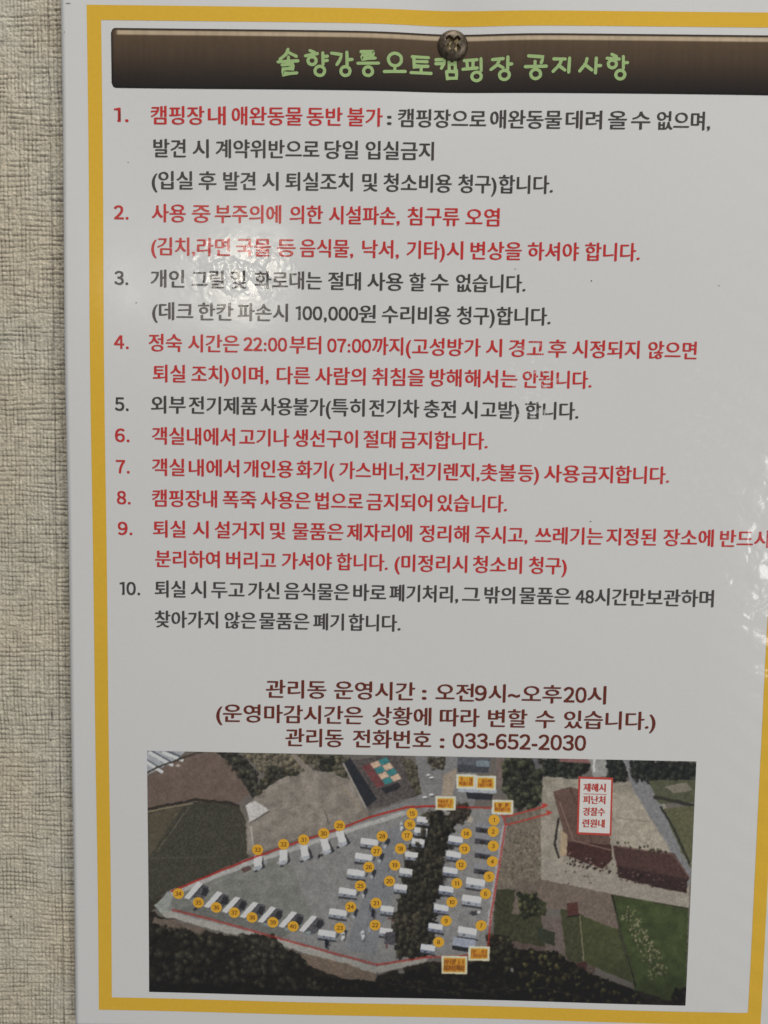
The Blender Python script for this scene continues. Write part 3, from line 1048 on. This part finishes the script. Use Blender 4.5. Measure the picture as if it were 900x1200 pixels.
    for q in [random.Random(9)]:
        for _ in range(130):
            blob(q.uniform(600, 634), q.uniform(975, 1030), q.uniform(.8, 2.2), q.uniform(.8, 2.0), q.choice([(146, 138, 122), (72, 70, 54), (90, 82, 66)]), .6)
    poly([(634, 1030), (706, 1045), (716, 1046), (726, 1092), (690, 1078), (640, 1062), (590, 1050)], (110, 97, 87), .8, .06)
    poly([(580, 1042), (612, 1042), (640, 1058), (640, 1110), (578, 1110)], (66, 66, 48), 1.0, .14, 5)
    poly([(606, 1030), (632, 1034), (620, 1070), (600, 1072)], (104, 94, 84), 1, .08)
    trees([(606, 1046), (630, 1046), (632, 1072), (612, 1080)], (46, 48, 36), (94, 94, 62), 26, (2, 4.5), 12)
    poly([(596, 1102), (650, 1112), (700, 1132), (690, 1150), (600, 1130)], (92, 78, 72), 1, .08)
    poly([(634, 1072), (660, 1076), (666, 1128), (640, 1120)], (104, 92, 86), .8, .06)
    poly([(656, 1064), (684, 1072), (682, 1130), (664, 1124)], (70, 72, 50), .8, .10)
    poly([(680, 1072), (728, 1090), (744, 1152), (684, 1128)], (74, 78, 50), .6, .08, 8)
    line([(679, 1072), (684, 1126)], (128, 116, 96), 1.1, wob=.4)
    poly([(630, 1086), (650, 1092), (650, 1108), (630, 1102)], (58, 62, 48), .5, .06)
    poly([(718, 1048), (806, 1064), (803, 1180), (744, 1162), (726, 1096)], (68, 78, 46), .8, .08, 14)
    line([(717, 1048), (728, 1098), (744, 1155)], (44, 46, 36), 2.6, wob=.5)
    line([(716, 1050), (743, 1156)], (112, 106, 86), .9, wob=.4, alpha=.7)
    for q in [random.Random(10)]:
        for _ in range(230):
            t = q.random()
            x = 730 + t * 36 + q.uniform(-4, 14 + 6 * t)
            y = 1066 + t * 76 + q.uniform(-6, 6)
            blob(x, y, q.uniform(.7, 1.8), q.uniform(1, 2.2), q.choice([(152, 142, 118), (134, 124, 100), (60, 62, 44)]), .65)
    poly([(664, 1058), (677, 1057), (678, 1072), (665, 1074)], (88, 56, 52), .2, .08)
    line([(664, 1074), (679, 1072)], (44, 38, 36), 1.6)
    poly([(664, 1132), (686, 1126), (688, 1136), (668, 1146)], (80, 52, 48), .6, .08)
    blob(659, 1142, 4, 4, (150, 148, 144), .9)
    # --- the camping ground
    poly([(181, 1063), (196, 1045), (240, 1029), (292, 1007), (345, 988), (402, 970), (440, 957), (478, 947), (520, 946), (576, 948), (590, 955), (594, 966),
          (584, 1025), (575, 1090), (570, 1117), (500, 1124), (442, 1134), (396, 1124), (320, 1104), (240, 1084), (200, 1076)], (124, 123, 121), .6, .045, 8)
    poly([(196, 1050), (330, 1000), (340, 1010), (370, 1082), (330, 1098), (205, 1066)], (118, 118, 112), 1.5, .04, 14)
    poly([(452, 975), (478, 960), (470, 1010), (440, 1120), (404, 1112), (430, 1040)], (116, 117, 120), 1.2, .03)
    line([(200, 1049), (292, 1011), (404, 974), (478, 951)], (160, 158, 154), 5.0, wob=.6, alpha=.9)
    line([(592, 966), (581, 1030), (573, 1085)], (150, 150, 152), 5.0, wob=.6, alpha=.9)
    poly([(180, 1062), (197, 1046), (202, 1052), (196, 1068), (206, 1074), (196, 1078)], (138, 142, 136), .6, .05)
    line([(192, 1070), (250, 1086), (330, 1104), (396, 1124), (442, 1137), (480, 1128), (500, 1123)], (150, 147, 140), 7.5, wob=1.0)
    poly([(205, 1068), (330, 1098), (345, 1088), (226, 1060)], (104, 104, 100), 1, .05)
    poly([(282, 1018), (292, 1014), (296, 1018), (286, 1023)], (94, 74, 70), .3, .05)
    # the strip of trees down the middle
    trees([(496, 955), (512, 945), (532, 955), (530, 985), (518, 1005), (520, 1030), (510, 1055), (510, 1090), (500, 1122), (464, 1121), (460, 1085), (470, 1050), (474, 1010), (487, 975)],
          (46, 43, 37), (84, 79, 64), 240, (2.5, 6), 13, wob=5)
    trees([(522, 944), (548, 940), (552, 958), (540, 965), (528, 962)], (58, 52, 46), (88, 80, 68), 26, (2, 4), 14)
    for q in [random.Random(31)]:
        for _ in range(40):
            x, y = q.uniform(462, 503), q.uniform(1005, 1118)
            line([(x, y), (x + q.uniform(-2, 2), y + q.uniform(5, 12))], (98, 90, 72), .9, alpha=.35)
    blob(551, 960, 5, 5, (168, 156, 138), .8)
    blob(524, 953, 4.5, 3, (160, 156, 150), .8)

    def van(cx, cy, a, L_, wd_, top=(208, 206, 203), side=(128, 132, 142), low=3.6):
        a = math.radians(a)
        ex, ey = math.cos(a) * L_ / 2, math.sin(a) * L_ / 2
        fx, fy = -math.sin(a) * wd_ / 2, math.cos(a) * wd_ / 2
        q = [(cx - ex - fx, cy - ey - fy), (cx + ex - fx, cy + ey - fy), (cx + ex + fx, cy + ey + fy), (cx - ex + fx, cy - ey + fy)]
        poly([(q[3][0] - 1, q[3][1] + low), (q[2][0] + 1, q[2][1] + low), (q[2][0] + 2, q[2][1] + low + 2.6), (q[3][0], q[3][1] + low + 2.6)], (52, 52, 55), .5, .05, alpha=.8)
        poly([q[3], q[2], (q[2][0], q[2][1] + low), (q[3][0], q[3][1] + low)], side, .2, .05)
        poly(q, top, .2, .03)
        blob(cx - ex * .3 + fx, cy - ey * .3 + fy + low * .5, 2.0, 1.0, (52, 54, 62), .85)
        blob(cx + ex * .5 + fx, cy + ey * .5 + fy + low * .5, 1.3, .8, (70, 72, 80), .8)

    # left row: white pitches with grey awnings
    for (bx, by) in BADGES[33:]:
        poly([(bx + 28.5, by - 11), (bx + 36, by - 8.5), (bx + 36.5, by - 2), (bx + 27, by + 8), (bx + 21, by + 10), (bx + 13, by + 6.6)], (84, 84, 88), .6, .14, 3)
        poly([(bx + 30, by - 8), (bx + 36, by - 6), (bx + 33, by + 3), (bx + 26, by + 1)], (54, 54, 58), .7, .1)
        poly([(bx + 13, by + 6.6), (bx + 21, by + 5), (bx + 20, by + 11), (bx + 14, by + 10)], (120, 130, 130), .5, .08)
        poly([(bx + 22.5, by - 13), (bx + 29, by - 11), (bx + 14, by + 6.8), (bx + 6.5, by + 4.8)], (214, 212, 208), .3, .03)
        line([(bx + 13.2, by + 6.8), (bx + 28.7, by - 10.8)], (58, 58, 62), 1.0)
    blob(228, 1066, 3, 2.4, (40, 40, 42), .9)
    # top row
    for (bx, by), dx in zip(BADGES[28:33], (3, 3, 1, -2, -1)):
        poly([(bx + 4 + dx, by + 24), (bx + 10 + dx, by + 21), (bx + 6, by + 8), (bx + 5, by + 20)], (62, 62, 66), .6, .1)
        poly([(bx - 4, by + 7), (bx + 4, by + 6), (bx + 6 + dx, by + 21), (bx - 3 + dx, by + 25)], (208, 206, 203), .4, .03)
        poly([(bx - 3 + dx, by + 20), (bx + 5 + dx, by + 18), (bx + 6 + dx, by + 22), (bx - 3 + dx, by + 26)], (150, 154, 160), .3, .05)
        blob(bx - 4 + dx, by + 22, 2.6, 2.2, (150, 148, 146), .8)
        blob(bx - 2, by + 25.5, 2.4, 1.8, (46, 46, 50), .8)
    blob(311, 1010, 3, 4, (140, 140, 142), .85)
    blob(374, 1003, 2.2, 3.2, (40, 40, 44), .9)
    # columns
    for (bx, by) in BADGES[22:28]:
        van(bx - 15, by + 6.5, 8, 20, 6.5)
        line([(bx + 7.5, by + 3), (bx + 3.5, by + 14)], (48, 50, 56), 4.2, alpha=.9, wob=.6)
        blob(bx + 3.5, by + 12, 2.6, 3.0, (172, 174, 178), .85)
        line([(bx - 4, by + 12), (bx - 1, by + 7)], (60, 62, 66), 2.0, alpha=.8)
    for (bx, by) in BADGES[14:22]:
        van(bx + 13, by + 7, 7, 15, 6)
        if by > 985:
            blob(bx - 7, by + 5, 1.6, 4.2, random.Random(int(bx)).choice([(70, 70, 76), (150, 150, 154), (90, 90, 94)]), .8)
    trees([(500, 955), (515, 950), (520, 1000), (506, 1060), (492, 1110), (470, 1110), (480, 1040), (488, 990)], (50, 47, 40), (76, 71, 58), 120, (2.5, 5), 15, base=False)
    for (bx, by) in BADGES[7:14]:
        van(bx - 12.5, by + 6.5, 9, 17, 6.5, (188, 196, 210), (112, 116, 130))
    for (bx, by) in BADGES[:4]:
        van(bx - 12, by + 6, 8, 18, 6.5, (126, 126, 130), (70, 70, 76))
        blob(bx - 13, by + 13, 5, 2.5, (46, 40, 42), .8)
    for (bx, by) in BADGES[4:7]:
        van(bx - 16, by + 6, 9, 22, 7, (214, 214, 210), (140, 144, 152), 4.6)
    blob(556, 1070, 7, 3.2, (54, 54, 58), .85)
    blob(561, 1069, 2.4, 2.4, (196, 196, 196), .9)
    poly([(532, 1098), (558, 1102), (556, 1112), (530, 1108)], (140, 146, 160), .3, .04)
    poly([(530, 1108), (556, 1112), (555, 1117), (530, 1113)], (48, 48, 52), .4, .08)
    # loose cars
    for x, y, c in ((425, 1095, (206, 206, 206)), (437, 1070, (40, 42, 52)), (402, 1096, (190, 192, 190)), (383, 1105, (30, 34, 48)), (471, 968, (188, 188, 190))):
        blob(x + 1.5, y + 1.5, 3, 7, (60, 60, 62), .6)
        blob(x, y, 2.8, 6.4, c, .95)
        blob(x, y - 1, 1.8, 1.5, (44, 46, 52), .7)
    poly([(452, 1092), (464, 1092), (462, 1108), (450, 1106)], (76, 74, 78), 1, .16, 3)
    for x, y in ((456, 1075), (460, 1078), (453, 1108)):
        blob(x, y, 2, 3, (96, 60, 54), .8)
    # --- woods along the bottom
    poly([(165, 1066), (185, 1072), (215, 1084), (300, 1104), (372, 1122), (442, 1143), (500, 1128), (560, 1126), (600, 1110), (640, 1116), (690, 1140), (744, 1160), (810, 1178), (810, 1195), (165, 1180)], (50, 45, 38), 2, .18, 5)
    poly([(180, 1075), (240, 1088), (235, 1096), (176, 1090)], (104, 92, 82), 2, .08)
    poly([(352, 1116), (396, 1126), (442, 1141), (440, 1150), (400, 1146), (356, 1130)], (122, 106, 92), 1.5, .08)
    trees([(165, 1082), (230, 1094), (262, 1100), (300, 1098), (318, 1104), (356, 1124), (372, 1150), (380, 1172), (165, 1168)], (40, 37, 31), (74, 70, 58), 260, (3, 7), 16)
    trees([(280, 1096), (318, 1094), (334, 1112), (330, 1142), (284, 1140)], (48, 44, 38), (82, 78, 66), 60, (3, 6), 17)
    trees([(370, 1146), (450, 1150), (500, 1132), (600, 1126), (610, 1176), (372, 1172)], (34, 31, 26), (62, 58, 44), 190, (2.5, 5.5), 18)
    trees([(590, 1112), (650, 1114), (690, 1140), (740, 1160), (760, 1176), (600, 1174)], (34, 32, 25), (98, 92, 58), 140, (2.5, 5), 19)
    trees([(570, 1095), (596, 1096), (600, 1125), (574, 1128)], (46, 42, 34), (84, 80, 58), 26, (2.5, 5), 20)
    trees([(790, 1158), (806, 1158), (806, 1180), (784, 1178)], (30, 28, 22), (64, 58, 42), 18, (2, 4), 21)
    line([(440, 1150), (520, 1162), (640, 1158), (690, 1170)], (92, 86, 80), 1.5, alpha=.45, wob=2)
    blob(470, 1139, 5, 3, (150, 146, 142), .7)
    blob(600, 1137, 2.4, 4, (156, 156, 160), .7)
    poly([(165, 1150), (250, 1156), (360, 1160), (520, 1164), (640, 1172), (810, 1188), (810, 1200), (165, 1200)], (26, 22, 18), 4, .2, 5, alpha=.55)
    # --- red boundary and the escape route
    RB = (168, 44, 36)
    line([(200, 1045.5), (250, 1024), (292, 1006.5), (345, 987.5), (400, 970), (432, 957.5), (478, 945.5), (512, 944.5)], RB, 2.3, alpha=.9, wob=.25)
    line([(512, 944.5), (577, 947), (590, 957), (592.5, 966), (584, 1020), (575, 1075), (571, 1118), (535, 1121), (500, 1122), (442, 1130.5)], RB, 2.5, (1.8, .8), .95, .2)
    line([(442, 1130.5), (396, 1118), (330, 1100), (250, 1078.5), (201, 1066.5)], RB, 2.6, (1.6, .9), .95, .2)
    line([(590, 958), (618, 950.5), (637, 945.5)], (184, 54, 44), 2.0, (2.4, .7), .95)
    line([(592, 967), (620, 960), (643, 953.5)], (184, 54, 44), 2.0, (2.4, .7), .95)
    for x, y in ((637, 944), (642, 952.5)):
        poly([(x - 2, y - 3.4), (x + 6, y - .6), (x - 1, y + 4)], (176, 62, 52), .3)
    # --- little orange captions, their lettering too small to read
    for x, y, w_, h_ in ((535.4, 907.7, 21.6, 16), (557.9, 909.5, 23, 15.8), (510.8, 933.4, 23, 15.4), (577.2, 937.8, 24, 16), (518, 1120.6, 29.4, 20.5), (549.6, 1109.4, 24, 16.2)):
        s_ = .022
        rect = lambda a, b, c, d: [(x + a, y + b + a * s_), (x + c, y + b + c * s_), (x + c - .3, y + d + c * s_), (x + a - .3, y + d + a * s_)]
        poly(rect(-.3, -.3, w_ + .3, h_ + .3), (232, 212, 172), 0, .03)
        poly(rect(1.9, 1.9, w_ - 1.9, h_ - 1.9), (206, 142, 40), 0, .05)
        q = random.Random(int(x))
        for row in range(2):
            yy = 3.2 + row * (h_ - 6) * .5
            for k in range(int(w_ / 2.4) - 2):
                xx = 2.6 + k * 2.4
                if row == 0 and q.random() < .25:
                    continue
                poly(rect(xx, yy + q.uniform(-.3, .5), xx + q.uniform(1.0, 2.1), yy + (h_ - 7) * .45 + q.uniform(-.3, .6)), (128, 66, 24), .5, .1, alpha=.75)


paint()
# soften like an ink-jet print, then grain
for _ in range(2):
    c2 = canvas.copy()
    c2[1:-1, 1:-1] = (canvas[1:-1, 1:-1] * 2 + canvas[:-2, 1:-1] + canvas[2:, 1:-1] + canvas[1:-1, :-2] + canvas[1:-1, 2:]) / 6
    canvas = c2
canvas = np.clip(canvas, 0, 255)
canvas *= (1 - 0.22 * sstep(1095, 1178, GY - 0.02 * (GX - 480)))[..., None]     # the picture itself falls off to dark woods
canvas = canvas * 0.80 + canvas.mean(-1, keepdims=True) * 0.20
canvas = canvas + (canvas - 104) * 0.22                       # the print is a little harder than the scene
canvas *= (1 + 0.10 * (NZ[2] - .5) + 0.12 * (NZ[3] - .5) + 0.06 * (NZ[14] - .5))[..., None]
canvas = np.clip(canvas, 8, 255)


def aerial():
    cor = [px2s(*p) for p in ((172.5, 878.5), (817, 893.5), (802, 1178.5), (174.5, 1162))]
    (a0, b0), (a1, b1), (a2, b2), (a3, b3) = [(float(a), float(b)) for a, b in cor]
    ul, ur, vt, vb = (a0 + a3) / 2, (a1 + a2) / 2, (b0 + b1) / 2, (b2 + b3) / 2
    nx, ny = 830, 372
    U, V = np.meshgrid(np.linspace(ul, ur, nx), np.linspace(vb, vt, ny))
    px, py = s2px(U.ravel(), V.ravel())
    fx = np.clip((px - X0) * SS - .5, 0, cw - 2)
    fy = np.clip((py - Y0) * SS - .5, 0, ch - 2)
    ix, iy = fx.astype(int), fy.astype(int)
    fx, fy = (fx - ix)[:, None], (fy - iy)[:, None]
    c = (canvas[iy, ix] * (1 - fx) + canvas[iy, ix + 1] * fx) * (1 - fy) + (canvas[iy + 1, ix] * (1 - fx) + canvas[iy + 1, ix + 1] * fx) * fy
    return grid_mesh('aerial_photo', on_sheet(U.ravel(), V.ravel(), 0.00004), nx, ny, 0.93 * ink(np.clip(c, 0, 255)))


photo = link('aerial_photo', aerial(), notice, [M_PRINT])
photo['label'] = 'printed aerial photo of the campsite with numbered pitches'

for k, (bx, by) in enumerate(BADGES):
    cu, cv = (float(a) for a in px2s(bx, by))
    r = 6.6 * 0.000249
    uv = [(cu, cv)] + [(cu + r * math.cos(t), cv + r * math.sin(t)) for t in np.linspace(0, 2 * math.pi, 25)[:-1]]
    fc = [(0, 1 + i, 1 + (i + 1) % 24) for i in range(24)]
    off = [0.00009] * len(uv)
    mid = [0] * len(fc)
    co, fcs = figures(str(k + 1), 0.0)
    s = 0.00170
    mx = (co[:, 0].min() + co[:, 0].max()) / 2
    for j, sh in enumerate((-0.03, 0.03)):
        b = len(uv)
        uv += [(cu + (p[0] - mx + sh) * s * .9, cv + (p[1] - .36) * s) for p in co]
        fc += [tuple(b + i for i in f) for f in fcs]
        off += [0.00013 + j * 1.2e-5] * len(co)
        mid += [1] * len(fcs)
    link('site_badge', print_mesh('site_badge', uv, fc, off, mid), photo, [M_BADGE, M_BADGE_TXT])


def shelter_sign():
    uv, fc, off, mid = [], [], [], []

    def quad(pts, o, m):
        b = len(uv)
        uv.extend((float(a), float(c)) for a, c in (px2s(*p) for p in pts))
        fc.append((b, b + 3, b + 2, b + 1))
        off.extend([o] * 4)
        mid.append(m)

    quad([(678, 910), (718.5, 911.5), (716.3, 979), (675.8, 977.5)], 0.00009, 0)
    quad([(680.2, 912.6), (716.2, 913.9), (714.2, 976.4), (678.1, 975.0)], 0.00013, 1)
    for k, (s, y) in enumerate(SIGN_LINES):
        co, fcs = GEO[(s, 0.0)]
        xa, xb = 684 - k * .35, 709.5 - k * .45
        (ua, va), (ub, _) = px2s(xa, y), px2s(xb, y + .5)
        x0, x1 = co[:, 0].min(), co[:, 0].max()
        for j, sh in enumerate((-1.3, 0, 1.3)):
            b = len(uv)
            uv.extend((float(ua + (p[0] - x0) / (x1 - x0) * (ub - ua) + sh * 0.00009), float(va + (p[1] - .37) * 0.00270 + sh * .00003)) for p in co)
            fc.extend(tuple(b + i for i in f) for f in fcs)
            off.extend([0.00017 + j * 1.2e-5] * len(co))
            mid.extend([0] * len(fcs))
    quad([(684, 929.8), (711, 930.6), (711, 931.3), (684, 930.5)], 0.00017, 0)
    return print_mesh('shelter_sign', uv, fc, off, mid)


ss = link('shelter_sign', shelter_sign(), photo, [M_SIGN_RED, M_SIGN_WHITE])
ss['label'] = 'white caption box with red frame and red lettering'

# flecks of dirt under the film ---------------------------------------------
for x, y, rx, ry in ((692, 611, .00030, .00014), (160, 355, .0003, .00016), (604, 315, .00016, .00016), (693, 329, .0002, .0002), (842, 335, .00016, .00018),
                     (150, 190, .00016, .00016), (80, 4.5, .0009, .00010), (76, 38, .00013, .00016)):
    cu, cv = (float(a) for a in px2s(x, y))
    uv = [(cu + rx * math.cos(t) * random.uniform(.6, 1.1), cv + ry * math.sin(t) * random.uniform(.6, 1.1)) for t in np.linspace(0, 2 * math.pi, 9)[:-1]]
    link('speck', print_mesh('speck', uv, [tuple(range(8))], 0.00009), notice, [M_SPECK])

# ------------------------------------------------------------------ the screw
screw = bpy.data.objects.new('screw', None)
screw.empty_display_size = 0.005
C.objects.link(screw)
hb = float(sheet_h(np.array(SCREW_U), np.array(SCREW_V)))
screw.location = world(SCREW_U, SCREW_V, hb)
screw['label'] = 'bronze cross-head screw driven through the title bar of the notice'
screw['category'] = 'screw'


def metal(name, col, rough):
    m = bpy.data.materials.new(name)
    m.use_nodes = True
    N, L = m.node_tree.nodes, m.node_tree.links
    p = N['Principled BSDF']
    p.inputs['Metallic'].default_value = 1.0
    g = N.new('ShaderNodeTexCoord')
    n = N.new('ShaderNodeTexNoise')
    n.inputs['Scale'].default_value = 1400
    n.inputs['Detail'].default_value = 4
    L.new(g.outputs['Object'], n.inputs['Vector'])
    cr = N.new('ShaderNodeValToRGB')
    cr.color_ramp.elements[0].position = 0.35
    cr.color_ramp.elements[0].color = tuple(c * .55 for c in col) + (1,)
    cr.color_ramp.elements[1].position = 0.68
    cr.color_ramp.elements[1].color = tuple(min(1, c * 1.35) for c in col) + (1,)
    L.new(n.outputs['Fac'], cr.inputs[0])
    L.new(cr.outputs[0], p.inputs['Base Color'])
    mr = N.new('ShaderNodeMapRange')
    mr.inputs[3].default_value = rough - .1
    mr.inputs[4].default_value = rough + .15
    L.new(n.outputs['Fac'], mr.inputs[0])
    L.new(mr.outputs[0], p.inputs['Roughness'])
    b = N.new('ShaderNodeBump')
    b.inputs['Strength'].default_value = 0.5
    b.inputs['Distance'].default_value = 0.00006
    L.new(n.outputs['Fac'], b.inputs['Height'])
    L.new(b.outputs[0], p.inputs['Normal'])
    return m


M_BRONZE = metal('bronze', (0.150, 0.122, 0.092), 0.46)
M_BRASS = metal('bare_brass', (0.30, 0.24, 0.15), 0.34)


def screw_head():
    RR, HH = 0.00420, 0.00170
    nr, na = 46, 144
    rs = np.linspace(0, 1, nr) ** 0.85
    ths = np.arange(na) * 2 * np.pi / na
    verts = [(0, 0, 0)]
    prof = lambda r: HH * np.power(np.maximum(1 - r ** 3.4, 0), 0.60) * (1 - 0.06 * r * r)

    def height(x, y, r):
        z = prof(r)
        c, s = math.cos(math.radians(43)), math.sin(math.radians(43))
        a, b = (x * c + y * s), (-x * s + y * c)
        arm = 0.00245
        d = 0.0
        for p, q in ((a, b), (b, a)):
            hw = 0.00062 + 0.00022 * (1 - min(1, abs(p) / arm))
            k = 1 - float(sstep(hw - .00010, hw + .00010, abs(q)))
            e = 1 - float(sstep(arm * .80, arm, abs(p)))
            depth = 0.00150 * (1 - 0.45 * min(1, abs(p) / arm))
            d = max(d, k * e * depth)
        rc = math.hypot(x, y)
        d = max(d, 0.00150 * (1 - float(sstep(.0007, .0010, rc))))
        return z - d

    verts[0] = (0, -height(0, 0, 0), 0)
    faces, mid = [], []
    for i in range(1, nr):
        for t in ths:
            r = rs[i]
            x, y = r * RR * math.cos(t), r * RR * math.sin(t)
            verts.append((x, -height(x, y, r), y))
    deep = lambda idx: False
    for j in range(na):
        faces.append((0, 1 + j, 1 + (j + 1) % na))
    for i in range(1, nr - 1):
        for j in range(na):
            a = 1 + (i - 1) * na + j
            b = 1 + (i - 1) * na + (j + 1) % na
            faces.append((a, a + na, b + na, b))
    # underside lip
    base = len(verts)
    for t in ths:
        verts.append((RR * math.cos(t), 0.0004, RR * math.sin(t)))
    last = 1 + (nr - 2) * na
    for j in range(na):
        faces.append((last + j, base + j, base + (j + 1) % na, last + (j + 1) % na))
    faces.append(tuple(base + j for j in range(na))[::-1])
    me = bpy.data.meshes.new('head')
    me.from_pydata(verts, [], faces)
    # bare metal where the driver has rubbed the recess
    for p in me.polygons:
        c = p.center
        rr = math.hypot(c.x, c.z)
        top = -float(prof(rr / RR))
        if rr < 0.0024 and c.y - top > 0.0006:
            p.material_index = 1
    me.polygons.foreach_set('use_smooth', np.ones(len(me.polygons), bool))
    me.update()
    return me


link('head', screw_head(), screw, [M_BRONZE, M_BRASS])


def shank():
    me = bpy.data.meshes.new('shank')
    n = 20
    vs_, fs = [], []
    for k, y in enumerate((0.0002, 0.016, 0.020)):
        r = (0.0018, 0.0017, 0.0002)[k]
        for j in range(n):
            t = 2 * math.pi * j / n
            vs_.append((r * math.cos(t), y, r * math.sin(t)))
    for k in range(2):
        for j in range(n):
            a, b = k * n + j, k * n + (j + 1) % n
            fs.append((a, a + n, b + n, b))
    me.from_pydata(vs_, [], fs)
    me.update()
    return me


link('shank', shank(), screw, [M_BRONZE])
